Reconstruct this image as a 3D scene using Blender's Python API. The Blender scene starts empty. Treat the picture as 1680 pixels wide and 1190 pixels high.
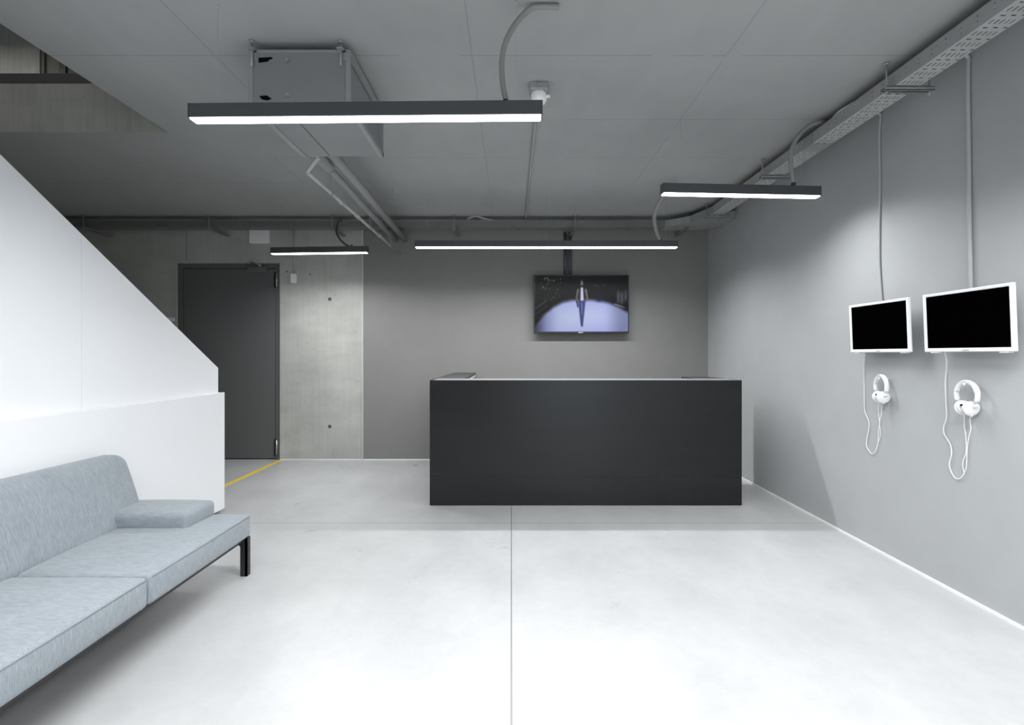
import bpy, bmesh, math, random
from mathutils import Vector, Matrix

# ------------------------------------------------------------------ camera, world, light
FPX, CX, CY, CAMZ = 840.0, 839.0, 582.0, 1.32
def P(px, py, Y):
    """point seen at photo pixel (px, py) that stands at depth Y"""
    return Vector(((px-CX)*Y/FPX, Y, CAMZ-(py-CY)*Y/FPX))
sc = bpy.context.scene
cam_data = bpy.data.cameras.new('camera'); cam = bpy.data.objects.new('camera', cam_data)
sc.collection.objects.link(cam); sc.camera = cam
cam.location = (0, 0, CAMZ); cam.rotation_euler = (math.radians(90), 0, 0)
cam_data.sensor_width = 36.0; cam_data.lens = 18.0
cam_data.shift_x = 1/1680; cam_data.shift_y = -13/1680
cam_data.clip_start = 0.02

world = bpy.data.worlds.new('world'); sc.world = world; world.use_nodes = True
world.node_tree.nodes['Background'].inputs[0].default_value = (0.80, 0.90, 1.0, 1)
world.node_tree.nodes['Background'].inputs[1].default_value = 1.0

def area(name, loc, rot, sx, sy, power, col=(1, 1, 1)):
    l = bpy.data.lights.new(name, 'AREA'); l.shape = 'RECTANGLE'; l.size = sx; l.size_y = sy
    l.energy = power; l.color = col
    o = bpy.data.objects.new(name, l); sc.collection.objects.link(o)
    o.location = loc; o.rotation_euler = [math.radians(a) for a in rot]
    return o
# daylight through the glazed front behind the camera
area('daylight', (1.35, -3.05, 1.35), (90, 0, 0), 1.7, 2.4, 42, (0.84, 0.93, 1.0))
# unseen lights added to brighten the upper storey and the slab edge
area('upper_fill', (-6.6, 5.3, 5.2), (0, 0, 0), 1.6, 0.3, 20, (1, 0.98, 0.94))
area('upper_fill', (-4.6, 3.0, 5.3), (0, 0, 0), 1.6, 0.3, 26, (1, 0.98, 0.94))

LAMP_STRENGTH = 15.0           # glow of the diffuser itself
LAMP_WATTS = 20.0              # beam of each lamp, per metre
LAMP_SPREAD = math.radians(160)
sc.view_settings.view_transform = 'Standard'; sc.view_settings.look = 'None'
sc.view_settings.gamma = 1.0; sc.view_settings.use_curve_mapping = False
sc.view_settings.exposure = 0.0

# ------------------------------------------------------------------ node helpers
class N:
    """a socket with arithmetic"""
    def __init__(s, nt, sock): s.nt, s.s = nt, sock
    def op(s, o, b=None, c=None):
        n = s.nt.nodes.new('ShaderNodeMath'); n.operation = o
        s.nt.links.new(s.s, n.inputs[0])
        for i, v in ((1, b), (2, c)):
            if v is None: continue
            if isinstance(v, N): s.nt.links.new(v.s, n.inputs[i])
            else: n.inputs[i].default_value = v
        return N(s.nt, n.outputs[0])
    def __add__(s, b): return s.op('ADD', b)
    def __sub__(s, b): return s.op('SUBTRACT', b)
    def __mul__(s, b): return s.op('MULTIPLY', b)
    def lt(s, b): return s.op('LESS_THAN', b)
    def gt(s, b): return s.op('GREATER_THAN', b)
    def abs(s): return s.op('ABSOLUTE')
    def mx(s, b): return s.op('MAXIMUM', b)
    def near(s, v, w): return (s-v).abs().lt(w)

class Mat:
    def __init__(s, name, col=(0.5, 0.5, 0.5), rough=0.5, metal=0.0, spec=0.5):
        s.m = bpy.data.materials.new(name); s.m.use_nodes = True; s.nt = s.m.node_tree
        s.b = s.nt.nodes['Principled BSDF']
        s.b.inputs['Base Color'].default_value = (*col, 1); s.b.inputs['Roughness'].default_value = rough
        s.b.inputs['Metallic'].default_value = metal; s.b.inputs['Specular IOR Level'].default_value = spec
        s.col = None; s.base = col
    def coords(s, kind='Object', scale=(1, 1, 1)):
        t = s.nt.nodes.new('ShaderNodeTexCoord')
        if scale == (1, 1, 1): return t.outputs[kind]
        mp = s.nt.nodes.new('ShaderNodeMapping'); mp.inputs['Scale'].default_value = scale
        s.nt.links.new(t.outputs[kind], mp.inputs[0]); return mp.outputs[0]
    def xyz(s, kind='Object'):
        n = s.nt.nodes.new('ShaderNodeSeparateXYZ'); s.nt.links.new(s.coords(kind), n.inputs[0])
        return [N(s.nt, o) for o in n.outputs]
    def noise(s, scale=5, detail=4, stretch=(1, 1, 1), rough=0.55, kind='Object'):
        n = s.nt.nodes.new('ShaderNodeTexNoise'); n.inputs['Scale'].default_value = scale
        n.inputs['Detail'].default_value = detail; n.inputs['Roughness'].default_value = rough
        s.nt.links.new(s.coords(kind, stretch), n.inputs['Vector']); return N(s.nt, n.outputs['Fac'])
    def curcol(s):
        if s.col is None:
            r = s.nt.nodes.new('ShaderNodeRGB'); r.outputs[0].default_value = (*s.base, 1); s.col = r.outputs[0]
        return s.col
    def vary(s, fac, amount, lo=0.28, hi=0.72):
        """multiply colour by 1-amount..1+amount following fac"""
        mr = s.nt.nodes.new('ShaderNodeMapRange'); s.nt.links.new(fac.s, mr.inputs[0])
        for i, v in zip((1, 2, 3, 4), (lo, hi, 1-amount, 1+amount)): mr.inputs[i].default_value = v
        h = s.nt.nodes.new('ShaderNodeVectorMath'); h.operation = 'SCALE'
        s.nt.links.new(s.curcol(), h.inputs[0]); s.nt.links.new(mr.outputs[0], h.inputs['Scale'])
        s.col = h.outputs[0]; return s
    def mix(s, fac, col, k=1.0):
        mxn = s.nt.nodes.new('ShaderNodeMix'); mxn.data_type = 'RGBA'
        s.nt.links.new((fac*k).s, mxn.inputs[0]); s.nt.links.new(s.curcol(), mxn.inputs[6])
        mxn.inputs[7].default_value = (*col, 1); s.col = mxn.outputs[2]; return s
    def bump(s, fac, strength=0.1, dist=0.01):
        b = s.nt.nodes.new('ShaderNodeBump'); b.inputs['Strength'].default_value = strength
        b.inputs['Distance'].default_value = dist; s.nt.links.new(fac.s, b.inputs['Height'])
        s.nt.links.new(b.outputs[0], s.b.inputs['Normal']); return s
    def roughness(s, fac, lo, hi):
        mr = s.nt.nodes.new('ShaderNodeMapRange'); s.nt.links.new(fac.s, mr.inputs[0])
        for i, v in zip((1, 2, 3, 4), (0.2, 0.8, lo, hi)): mr.inputs[i].default_value = v
        s.nt.links.new(mr.outputs[0], s.b.inputs['Roughness']); return s
    def done(s):
        if s.col is not None: s.nt.links.new(s.col, s.b.inputs['Base Color'])
        return s.m

def simple(name, col, rough=0.5, metal=0.0, spec=0.5, var=0.04, scale=8):
    m = Mat(name, col, rough, metal, spec)
    m.vary(m.noise(scale, 3), var); return m.done()

def emit(name, col, strength):
    m = bpy.data.materials.new(name); m.use_nodes = True; nt = m.node_tree
    nt.nodes.clear(); e = nt.nodes.new('ShaderNodeEmission'); o = nt.nodes.new('ShaderNodeOutputMaterial')
    e.inputs[0].default_value = (*col, 1); e.inputs[1].default_value = strength
    nt.links.new(e.outputs[0], o.inputs[0]); return m

# --- the room's surfaces (objects sit at the world origin, so object coords are metres)
m = Mat('painted_ceiling', (0.355, 0.362, 0.358), 0.75, spec=0.3)
X, Y, Z = m.xyz()
m.vary(m.noise(0.9, 5), 0.07); m.vary(m.noise(7, 5, (1, 0.5, 1)), 0.03)
brk = m.noise(1.7, 3)
jn = X.near(-1.616, .0035).mx(X.near(-0.215, .003)).mx(X.near(1.172, .003)).mx(Y.near(2.79, .004)).mx(Y.near(4.24, .004)).mx(Y.near(5.60, .004)) \
    .mx((X.near(-1.97, .004)*Y.gt(4.24)*Y.lt(4.87))).mx(Y.near(4.87, .005)*X.lt(-1.97)).mx(Y.near(3.55, .003)*X.gt(0.3))
m.mix(jn*brk.gt(0.40), (0.14, 0.14, 0.14), 0.35)
m.bump(m.noise(5, 6), 0.12, 0.01)
M_CEIL = m.done()

m = Mat('polished_concrete_floor', (0.432, 0.436, 0.438), 0.3, spec=0.45)
X, Y, Z = m.xyz()
m.vary(m.noise(0.7, 5), 0.07); m.vary(m.noise(3.2, 6, (1, 0.6, 1)), 0.07); m.vary(m.noise(60, 3), 0.02)
sp = m.noise(14, 5)
m.vary(sp, 0.035)
jf = X.near(0.0, .004).mx(Y.near(4.01, .004)).mx(X.near(-2.80, .003)*Y.lt(6.4)).mx(Y.near(-0.5, .004))
m.mix(jf, (0.16, 0.16, 0.16), 0.75)
m.roughness(m.noise(2.4, 5), 0.24, 0.42)
m.bump(m.noise(9, 6), 0.03, 0.01)
M_FLOOR = m.done()

def wallpaint(name, col, r=0.62):
    m = Mat(name, col, r, spec=0.35)
    m.vary(m.noise(0.8, 4), 0.04); m.vary(m.noise(5, 6), 0.025)
    m.bump(m.noise(26, 4), 0.05, 0.004); return m.done()
M_WALLB = wallpaint('shaded_wall_paint', (0.225, 0.222, 0.215))  # one wall paint, darkened here to carry the back wall's shade
M_WALLR = wallpaint('lit_wall_paint', (0.405, 0.416, 0.418))  # same paint, lightened here to carry the stronger light on the right wall

def concrete(name, col, dark=0.16):
    m = Mat(name, col, 0.8, spec=0.25)
    m.vary(m.noise(1.3, 6), 0.12); m.vary(m.noise(5, 6, (6, 6, 0.3)), dark)
    m.vary(m.noise(2.2, 6, (1, 1, 2.2)), 0.10)
    pits = m.noise(38, 3); m.mix(pits.gt(0.71), (0.10, 0.10, 0.09), 0.55)
    m.bump(m.noise(14, 8), 0.22, 0.01); return m.done()
M_CONC = concrete('board_marked_concrete', (0.44, 0.445, 0.415), .05)
M_CONC2 = concrete('upper_concrete', (0.40, 0.405, 0.38), 0.10)

M_WHITEPANEL = simple('white_panel', (0.83, 0.84, 0.855), 0.45, var=0.012, scale=2)
M_WHITETRIM = simple('white_trim', (0.8, 0.8, 0.8), 0.5)
M_DOOR = simple('grey_door_paint', (0.125, 0.125, 0.125), 0.42, var=0.03, scale=1.5)
M_DOORFR = simple('door_frame_paint', (0.118, 0.118, 0.118), 0.45)
M_DARKSTEEL = simple('dark_steel', (0.05, 0.05, 0.052), 0.45)
M_STEEL = simple('brushed_steel', (0.55, 0.55, 0.55), 0.32, 0.9)
M_TRAYSIDE = None
M_GALV = simple('galvanised_steel', (0.34, 0.35, 0.35), 0.45, 0.35, var=0.10, scale=14)
M_PIPE = simple('grey_painted_pipe', (0.30, 0.305, 0.30), 0.55, var=0.05)
M_LAMP = simple('anthracite_aluminium', (0.085, 0.087, 0.092), 0.38, 0.3)
M_DIFF = emit('lamp_diffuser', (0.97, 0.98, 1.0), LAMP_STRENGTH)
M_HOSE = simple('grey_hose', (0.24, 0.245, 0.235), 0.5)
M_DARKHOSE = simple('dark_hose', (0.06, 0.06, 0.06), 0.5)
M_WHITEPL = simple('white_plastic', (0.82, 0.82, 0.83), 0.35, var=0.01)
M_GREYPL = simple('grey_plastic', (0.42, 0.43, 0.43), 0.45)
M_BLACKGLOSS = simple('black_screen', (0.0006, 0.0006, 0.0006), 0.6, spec=0.0, var=0)
M_BLACKPL = simple('black_plastic', (0.012, 0.012, 0.014), 0.3)
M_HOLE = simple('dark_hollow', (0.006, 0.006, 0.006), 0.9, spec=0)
M_YELLOW = simple('yellow_tape', (0.78, 0.56, 0.03), 0.55)
M_WIRE = simple('steel_wire', (0.45, 0.46, 0.46), 0.4, 0.5)
M_GLASS = Mat('window_glass', (1, 1, 1), 0.02); M_GLASS.b.inputs['Transmission Weight'].default_value = 1; M_GLASS.b.inputs['IOR'].default_value = 1.02; M_GLASS = M_GLASS.done()

m = Mat('black_mdf_front', (0.011, 0.0115, 0.0125), 0.3, spec=0.32)
m.vary(m.noise(2.2, 6, (0.5, 1, 5)), 0.14); m.vary(m.noise(30, 3), 0.10)
X, Y, Z = m.xyz()
wav = m.noise(3.5, 4, (1, 1, 0.2)) * 0.09
st = (Z - 0.10 - wav)
n1 = m.noise(7, 3, (1, 1, 0.1))
m.mix(st.near(0.105, .004)*n1.gt(0.46), (0.004, 0.004, 0.004), 0.8)
m.mix((Z-0.62-wav*0.5).near(0.06, .003)*n1.gt(0.46), (0.010, 0.010, 0.010), 0.25)
m.roughness(m.noise(3, 5, (0.6, 1, 4)), 0.27, 0.31)
M_DESK = m.done()
m = Mat('black_mdf_top', (0.035, 0.036, 0.038), 0.40); m.vary(m.noise(6, 4), 0.1); M_DESKTOP = m.done()
M_COUNTER = simple('pale_counter_top', (0.30, 0.30, 0.305), 0.3)
M_DESKIN = simple('pale_board', (0.6, 0.6, 0.58), 0.5)

def fabric(name, along):
    """woven melange; along = stretch vector that makes the threads run"""
    m = Mat(name, (0.255, 0.285, 0.308), 0.92, spec=0.15)
    th = m.noise(230, 3, along, 0.65); th2 = m.noise(230, 2, (1.6, 1.6, 1.6), 0.5)
    m.vary(m.noise(7, 3), 0.04); m.vary(m.noise(90, 2, along), 0.03); m.vary(th, 0.14, 0.38, 0.62); m.vary(th2, 0.08)
    m.b.inputs['Sheen Weight'].default_value = 0.25
    m.bump(th2, 0.25, 0.002)
    return m.done()
M_FAB_V = fabric('sofa_fabric_upright', (0.12, 1.2, 0.10))
M_FAB_H = fabric('sofa_fabric_seat', (0.09, 1.2, 1.2))

# perforated cable tray (UVs in metres: u along, v across); the slots are see-through
def tray_mat(name, bottom, col=(0.47, 0.485, 0.48)):
    m = Mat(name, col, 0.45, 0.2)
    m.vary(m.noise(9, 4), 0.08)
    s = m.nt.nodes.new('ShaderNodeSeparateXYZ'); m.nt.links.new(m.coords('UV'), s.inputs[0])
    u, v = N(m.nt, s.outputs[0]), N(m.nt, s.outputs[1])
    p = u.op('PINGPONG', 0.0425)            # 0 .. .0425 .. 0, period .085
    if bottom:
        col = v.op('PINGPONG', 0.0118)      # columns every .0236
        longs = p.lt(0.015) * (col.lt(0.0026))
        v3 = (v - 0.012).op('PINGPONG', 0.0234)
        trans = p.gt(0.0392) * v3.gt(0.0125)
        hole = longs.mx(trans) * v.gt(0.004) * v.lt(0.137)
    else:
        hole = p.gt(0.0395) * (v.near(0.028, 0.003).mx(v.near(0.054, 0.003)))
    tr = m.nt.nodes.new('ShaderNodeBsdfTransparent'); mixs = m.nt.nodes.new('ShaderNodeMixShader')
    out = m.nt.nodes['Material Output']
    m.nt.links.new(hole.s, mixs.inputs[0]); m.nt.links.new(m.b.outputs[0], mixs.inputs[1]); m.nt.links.new(tr.outputs[0], mixs.inputs[2])
    m.nt.links.new(mixs.outputs[0], out.inputs[0])
    return m.done()
M_TRAYB = tray_mat('perforated_tray_base', True)
M_TRAYS = tray_mat('perforated_tray_side', False, (0.36, 0.365, 0.365))
M_TRAYB2 = tray_mat('shaded_tray_base', True, (0.20, 0.20, 0.195)); M_TRAYS2 = tray_mat('shaded_tray_side', False, (0.17, 0.17, 0.165))  # same tray steel, darkened to paint in the shade along the back wall

# ------------------------------------------------------------------ mesh helpers
COL = sc.collection
class MB:
    def __init__(s): s.bm = bmesh.new(); s.mats = []; s.cur = 0
    def mat(s, m):
        if m not in s.mats: s.mats.append(m)
        s.cur = s.mats.index(m); return s
    def _mark(s, faces, smooth=False):
        for f in faces: f.material_index = s.cur; f.smooth = smooth
    def box(s, a, b, bevel=0.0, seg=2):
        lo = Vector([min(p, q) for p, q in zip(a, b)]); hi = Vector([max(p, q) for p, q in zip(a, b)])
        r = bmesh.ops.create_cube(s.bm, size=1.0); vs = r['verts']
        for v in vs: v.co = Vector([(lo[i]+hi[i])/2 + v.co[i]*(hi[i]-lo[i]) for i in range(3)])
        fs = list({f for v in vs for f in v.link_faces}); s._mark(fs)
        if bevel > 0:
            es = list({e for v in vs for e in v.link_edges})
            rr = bmesh.ops.bevel(s.bm, geom=es, offset=bevel, segments=seg, profile=0.5, affect='EDGES', clamp_overlap=True)
            s._mark(rr['faces'])
        return s
    def prism(s, pts, vec, smooth=False):
        """closed outline pts (3-D) pushed along vec"""
        vec = Vector(vec)
        a = [s.bm.verts.new(Vector(p)) for p in pts]; b = [s.bm.verts.new(Vector(p)+vec) for p in pts]
        fs = [s.bm.faces.new(a[::-1]), s.bm.faces.new(b)]
        n = len(pts)
        for i in range(n): fs.append(s.bm.faces.new((a[i], a[(i+1) % n], b[(i+1) % n], b[i])))
        s._mark(fs, smooth); return s
    def quad(s, pts, uvs=None):
        f = s.bm.faces.new([s.bm.verts.new(Vector(p)) for p in pts]); s._mark([f])
        if uvs:
            l = s.bm.loops.layers.uv.verify()
            for lp, uv in zip(f.loops, uvs): lp[l].uv = uv
        return s
    def tube(s, pts, r, seg=10, caps=True, flat=None):
        """round tube along pts; r number or list; flat=(a,b,up) elliptical section"""
        pts = [Vector(p) for p in pts]; n = len(pts); rings = []
        rr = r if isinstance(r, (list, tuple)) else [r]*n
        up = None
        for i, p in enumerate(pts):
            t = (pts[min(i+1, n-1)]-pts[max(i-1, 0)]).normalized()
            if up is None:
                ref = Vector(flat[2]) if flat else (Vector((0, 0, 1)) if abs(t.z) < 0.9 else Vector((1, 0, 0)))
                side = t.cross(ref).normalized()
            else: side = (side - t*side.dot(t)).normalized()
            if flat: side = t.cross(Vector(flat[2])).normalized()
            up = side.cross(t).normalized()
            ra = rr[i]*(flat[0] if flat else 1); rb = rr[i]*(flat[1] if flat else 1)
            rings.append([s.bm.verts.new(p + side*math.cos(2*math.pi*k/seg)*ra + up*math.sin(2*math.pi*k/seg)*rb) for k in range(seg)])
        fs = []
        for i in range(n-1):
            for k in range(seg):
                fs.append(s.bm.faces.new((rings[i][k], rings[i][(k+1) % seg], rings[i+1][(k+1) % seg], rings[i+1][k])))
        s._mark(fs, True)
        if caps: s._mark([s.bm.faces.new(rings[0][::-1]), s.bm.faces.new(rings[-1])])
        return s
    def lathe(s, prof, origin, axis=(0, 0, 1), seg=24):
        """prof = [(radius, height)...] turned round axis from origin"""
        ax = Vector(axis).normalized(); o = Vector(origin)
        a = ax.orthogonal().normalized(); b = ax.cross(a)
        rings = []
        for r, h in prof:
            r = max(r, 1e-5)
            rings.append([s.bm.verts.new(o + ax*h + a*math.cos(2*math.pi*k/seg)*r + b*math.sin(2*math.pi*k/seg)*r) for k in range(seg)])
        fs = []
        for i in range(len(rings)-1):
            for k in range(seg):
                fs.append(s.bm.faces.new((rings[i][k], rings[i][(k+1) % seg], rings[i+1][(k+1) % seg], rings[i+1][k])))
        s._mark(fs, True)
        s._mark([s.bm.faces.new(rings[0][::-1]), s.bm.faces.new(rings[-1])])
        return s
    def build(s, name, mat=None, parent=None, smooth_angle=None):
        bmesh.ops.recalc_face_normals(s.bm, faces=s.bm.faces)
        me = bpy.data.meshes.new(name); s.bm.to_mesh(me); s.bm.free()
        for mm in ([mat] if mat else []) + s.mats: me.materials.append(mm)
        o = bpy.data.objects.new(name, me); COL.objects.link(o)
        if parent is not None: put(o, parent)
        return o

def put(o, parent):
    """parent while keeping the world place (parents are only moved / turned, never scaled)"""
    o.parent = parent
    o.matrix_parent_inverse = (Matrix.Translation(parent.location) @ parent.rotation_euler.to_matrix().to_4x4()).inverted() if parent.parent is None else Matrix.Identity(4)

def empty(name, loc, label, cat, group=None):
    o = bpy.data.objects.new(name, None); COL.objects.link(o); o.location = loc
    o.empty_display_size = 0.1
    tag(o, label, cat, group); return o
def tag(o, label, cat, group=None):
    o['label'] = label; o['category'] = cat
    if group: o['group'] = group
    return o
def struct(o, label=None):
    o['kind'] = 'structure'
    if label: o['label'] = label
    return o
def smooth_path(pts, n=6):
    """Catmull-Rom through pts"""
    pts = [Vector(p) for p in pts]; q = [pts[0]*2-pts[1]] + pts + [pts[-1]*2-pts[-2]]; out = []
    for i in range(1, len(q)-2):
        for k in range(n):
            t = k/n; a, b, c, d = q[i-1], q[i], q[i+1], q[i+2]
            out.append(0.5*((2*b)+(c-a)*t+(2*a-5*b+4*c-d)*t*t+(3*b-a-3*c+d)*t**3))
    out.append(pts[-1]); return out

# ------------------------------------------------------------------ the room
XR, YB, ZC = 2.459, 6.41, 2.95         # right wall, back wall, ceiling
XL, YF = -6.0, -3.2                    # left wall, front (behind the camera)
XO, YO = -2.515, 3.76                  # stair opening in the slab: x < XO and YO0 < y < YO
YO0 = -1.2; ZU = 3.312; ZU2 = 3.383

o = MB().box((XL-.2, YF-.2, -.2), (XR+.2, YB+.3, 0)).build('floor', M_FLOOR); struct(o, 'pale polished concrete floor with saw-cut joints')
# ceiling slab in pieces round the opening
b = MB()
b.mat(M_CEIL)
b.box((XO, YF-.2, ZC), (XR+.2, YB+.3, ZU)); b.box((XL-2.4, YO, ZC), (XO, YB+.3, ZU)); b.box((XL-2.4, YF-.2, ZC), (XO, YO0, ZU))
o = b.build('ceiling'); struct(o, 'grey painted concrete ceiling with fine joints')
o = MB().box((XR, YF-.2, 0), (XR+.2, YB+.3, ZC)).build('wall_right', M_WALLR); struct(o)
# back wall: board-marked concrete with the door, then the painted stretch
DX0, DX1, DZ = -4.19, -2.90, 2.465
XJ = -1.854
b = MB()
b.box((XL-.2, YB, 0), (DX0, YB+.25, ZC)); b.box((DX1, YB, 0), (XJ-.012, YB+.25, ZC)); b.box((DX0, YB, DZ), (DX1, YB+.25, ZC))
o = b.build('wall_back', M_CONC); struct(o, 'board-marked raw concrete stretch of the back wall around the door')
o = MB().box((XJ, YB-.004, 0), (XR, YB+.25, ZC)).build('wall_back_painted', M_WALLB); struct(o, 'smooth grey painted stretch of the back wall')
o = MB().box((XJ-.012, YB-.008, 0), (XJ, YB+.25, ZC)).build('trim_1', simple('joint_filler', (0.55, 0.55, 0.52), 0.7)); struct(o, 'pale vertical joint between concrete and painted wall')
# joint and tie holes of the concrete
b = MB(); b.box((DX0+.12, YB-.001, DZ+.02), (DX0+.126, YB+.002, ZC)); o = b.build('trim_2', simple('formwork_line', (0.12, 0.12, 0.11), 0.9)); struct(o, 'fine vertical formwork line above the door')
for (hx, hz, hr) in ((-2.274, 2.014, .022), (-2.274, 0.42, .022), (-2.52, 2.325, .009), (-2.81, 2.36, .010)):
    b = MB(); b.lathe([(hr, -.001), (hr*.93, -.0035), (hr*.55, -.0015), (0, -.001)], (hx, YB, hz), (0, 1, 0), 18)
    o = b.build('trim_tie_hole', simple('tie_hole', (0.09, 0.09, 0.08), 0.9)); struct(o, 'dark round formwork tie hole in the concrete')
o = MB().box((XL-.2, YF-.2, 0), (XL, YB, ZC)).build('wall_left', M_CONC); struct(o)
# thin white foot strips
o = MB().box((XJ, YB-.012, 0), (XR-.012, YB-.004, .013)).build('baseboard_back', M_WHITETRIM); struct(o)
o = MB().box((DX1, YB-.008, 0), (XJ-.012, YB, .011)).build('baseboard_back_concrete', M_WHITETRIM); struct(o)
o = MB().box((XR-.010, YF, 0), (XR, YB-.004, .014)).build('baseboard_right', M_WHITETRIM); struct(o)
# wall behind the camera with its glazing
b = MB(); b.box((XL, YF-.2, 0), (.45, YF, ZC)); b.box((2.25, YF-.2, 0), (XR, YF, ZC)); b.box((.45, YF-.2, 2.62), (2.25, YF, ZC))
o = b.build('wall_front', M_WALLR); struct(o)
b = MB()
for x in (.45, 1.32, 2.19): b.box((x, YF-.12, 0), (x+.06, YF-.04, 2.62))
b.box((.45, YF-.12, 2.56), (2.25, YF-.04, 2.62)); b.box((.45, YF-.12, 0), (2.25, YF-.04, .06))
w = b.build('window_1', M_DARKSTEEL); struct(w, 'glazed shop front behind the camera')

# upper storey seen through the stair opening
b = MB(); b.box((XL-2.4, YO-.004, ZC+.002), (XO, YO, ZU)); o = b.build('trim_slab_edge', M_CONC2); struct(o, 'raw concrete slab edge at the stair opening')
o = MB().box((XL-2.4, YO-.006, ZU), (XO, YO+.02, ZU2)).build('trim_steel_band', simple('dark_grey_band', (0.04, 0.04, 0.042), 0.6)); struct(o, 'dark steel band on top of the slab edge')
b = MB(); b.box((XL-2.4, YB, ZU), (-5.906, YB+.2, 6.0)); o = b.build('wall_upper_back', M_CONC2); struct(o, 'concrete wall of the upper storey')
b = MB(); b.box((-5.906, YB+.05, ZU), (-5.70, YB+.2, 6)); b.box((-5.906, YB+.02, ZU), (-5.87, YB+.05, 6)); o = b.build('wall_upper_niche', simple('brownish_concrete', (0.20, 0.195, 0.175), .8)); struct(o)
b = MB(); b.box((-5.70, YB+.04, ZU), (-5.48, YB+.2, 6)); b.box((-5.62, YB+.02, ZU), (-5.60, YB+.05, 6)); o = b.build('door_2', M_DARKSTEEL); struct(o, 'dark door upstairs seen through the stair opening')
b = MB(); b.box((-5.48, YB+.04, ZU), (XR, YB+.2, 6)); o = b.build('wall_upper_right', M_WALLR); struct(o)
o = MB().box((XL-2.6, YF, 6), (XR, YB+.3, 6.2)).build('ceiling_upper', M_WALLB); struct(o)
o = MB().box((XL-2.6, YF-.2, ZU), (XL-2.4, YB+.3, 6)).build('wall_upper_left', M_CONC2); struct(o)
o = MB().box((XO+1.6, YF, ZU), (XO+1.8, YB+.3, 6)).build('wall_upper_side', M_WALLR); struct(o)
o = MB().box((XL-2.6, YF-.2, ZU), (XR, YF, 6)).build('wall_upper_front', M_WALLR); struct(o)

# yellow tape line
tag(MB().box((-2.905, 1.0, .0002), (-2.855, YB-.02, .0016)).build('floor_tape', M_YELLOW), 'yellow tape line on the floor running to the door', 'tape')

# door in the back wall
d = MB(); d.box((DX0, YB+.02, 0), (DX0+.055, YB+.12, DZ)); d.box((DX1-.055, YB+.02, 0), (DX1, YB+.12, DZ)); d.box((DX0+.055, YB+.02, DZ-.06), (DX1-.055, YB+.12, DZ))
d.box((DX0+.0, YB+.12, 0), (DX1, YB+.25, DZ))
dr = d.build('door_1', M_DOORFR); struct(dr, 'large dark grey steel door in its frame')
lf = MB().box((DX0+.06, YB+.035, .012), (DX1-.06, YB+.085, DZ-.065), .003).build('door_leaf', M_DOOR, dr)
for z0, z1 in ((2.172, 2.345), (.062, .245)):
    h = MB(); h.tube([(DX1-.05, YB+.022, z0), (DX1-.05, YB+.022, z1)], .011, 12); h.lathe([(.013, 0), (.013, .01)], (DX1-.05, YB+.022, (z0+z1)/2-.005)); h.build('hinge', M_STEEL, dr)
    MB().box((DX1-.085, YB+.026, z0-.01), (DX1-.062, YB+.036, z1+.01)).build('hinge_plate', M_BLACKPL, dr)
c = MB().box((-3.30, YB-.02, 2.345), (-3.065, YB+.034, 2.418), .006).build('door_closer', simple('closer_grey', (0.13, .135, .13), .4), dr)
a_ = MB(); a_.tube([(-3.262, YB-.01, 2.475), (-3.132, YB-.03, 2.438)], .006, 8); a_.lathe([(.014, 0), (.014, .03)], (-3.132, YB-.03, 2.418)); a_.lathe([(.012, 0), (.012, .03)], (-3.262, YB-.03, 2.462), (0, 1, 0)); a_.build('closer_arm', M_STEEL, dr)
tag(MB().box((-4.30, YB-.012, 1.735), (-4.215, YB, 1.785), .004).build('wall_plate', M_WHITEPL), 'small white plate on the dark concrete just left of the door', 'wall plate')
# junction box with its cable
t = empty('junction_box', (-2.716, YB, 2.21), 'small white junction box hanging below a thin conduit right of the door', 'junction box')
MB().box((-2.75, YB-.045, 2.213), (-2.682, YB, 2.33), .006).build('box_housing', M_WHITEPL, t)
MB().tube([(-2.716, YB-.012, 2.33), (-2.716, YB-.012, 2.93)], .009, 8).build('conduit', M_GREYPL, t)
# white emergency luminaire above door
t = empty('wall_unit', (-3.14, YB, 2.709), 'flat pale grey square unit on the wall above the door', 'wall unit')
MB().box((-3.258, YB-.05, 2.709), (-3.022, YB, 2.868), .005).build('housing', simple('pale_unit', (.88, .88, .88), .5), t)
MB().box((-3.075, YB-.048, 2.868), (-3.022, YB, 2.905), .003).build('bracket', simple('pale_unit_b', (.88, .88, .88), .5), t)

# ------------------------------------------------------------------ staircase
t = empty('staircase', (-3.0, 2, 0), 'white-panelled staircase rising towards the camera behind the sofa', 'staircase')
SU, SL, YE = -2.47, -2.411, 4.305
sl = .588
zt = lambda y: 1.207 + sl*(4.313-y)
ytop = 4.313-(ZU2+.9-1.207)/sl
prof = [(SU, 4.313, 0.04), (SU, 4.313, 1.207), (SU, ytop, zt(ytop)), (SU, ytop-.0, 0.04)]
ym = 2.943                                   # panel joint
p1 = [(SU, 4.313, 0.04), (SU, 4.313, 1.207), (SU, ym+.001, zt(ym+.001)), (SU, ym+.001, 0.04)]
y2 = 1.45
p2 = [(SU, ym-.001, 0.04), (SU, ym-.001, zt(ym-.001)), (SU, y2+.001, zt(y2+.001)), (SU, y2+.001, 0.04)]
p3 = [(SU, y2-.001, 0.04), (SU, y2-.001, zt(y2-.001)), (SU, ytop, zt(ytop)), (SU, ytop, 0.04)]
for q in (p1, p2, p3): MB().prism(q, (-.04, 0, 0)).build('balustrade_panel', M_WHITEPANEL, t)
MB().box((SU+.0005, -1.0, .03), (SL, YE, 1.003), .0015, 1).build('side_cladding', M_WHITEPANEL, t)
MB().box((SU-.04, -1.0, 0), (SL-.05, YE-.06, .03)).build('plinth', M_DARKSTEEL, t)
st = MB()
run, rise = .29, .29*sl
k = 0; y = 4.2
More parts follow.
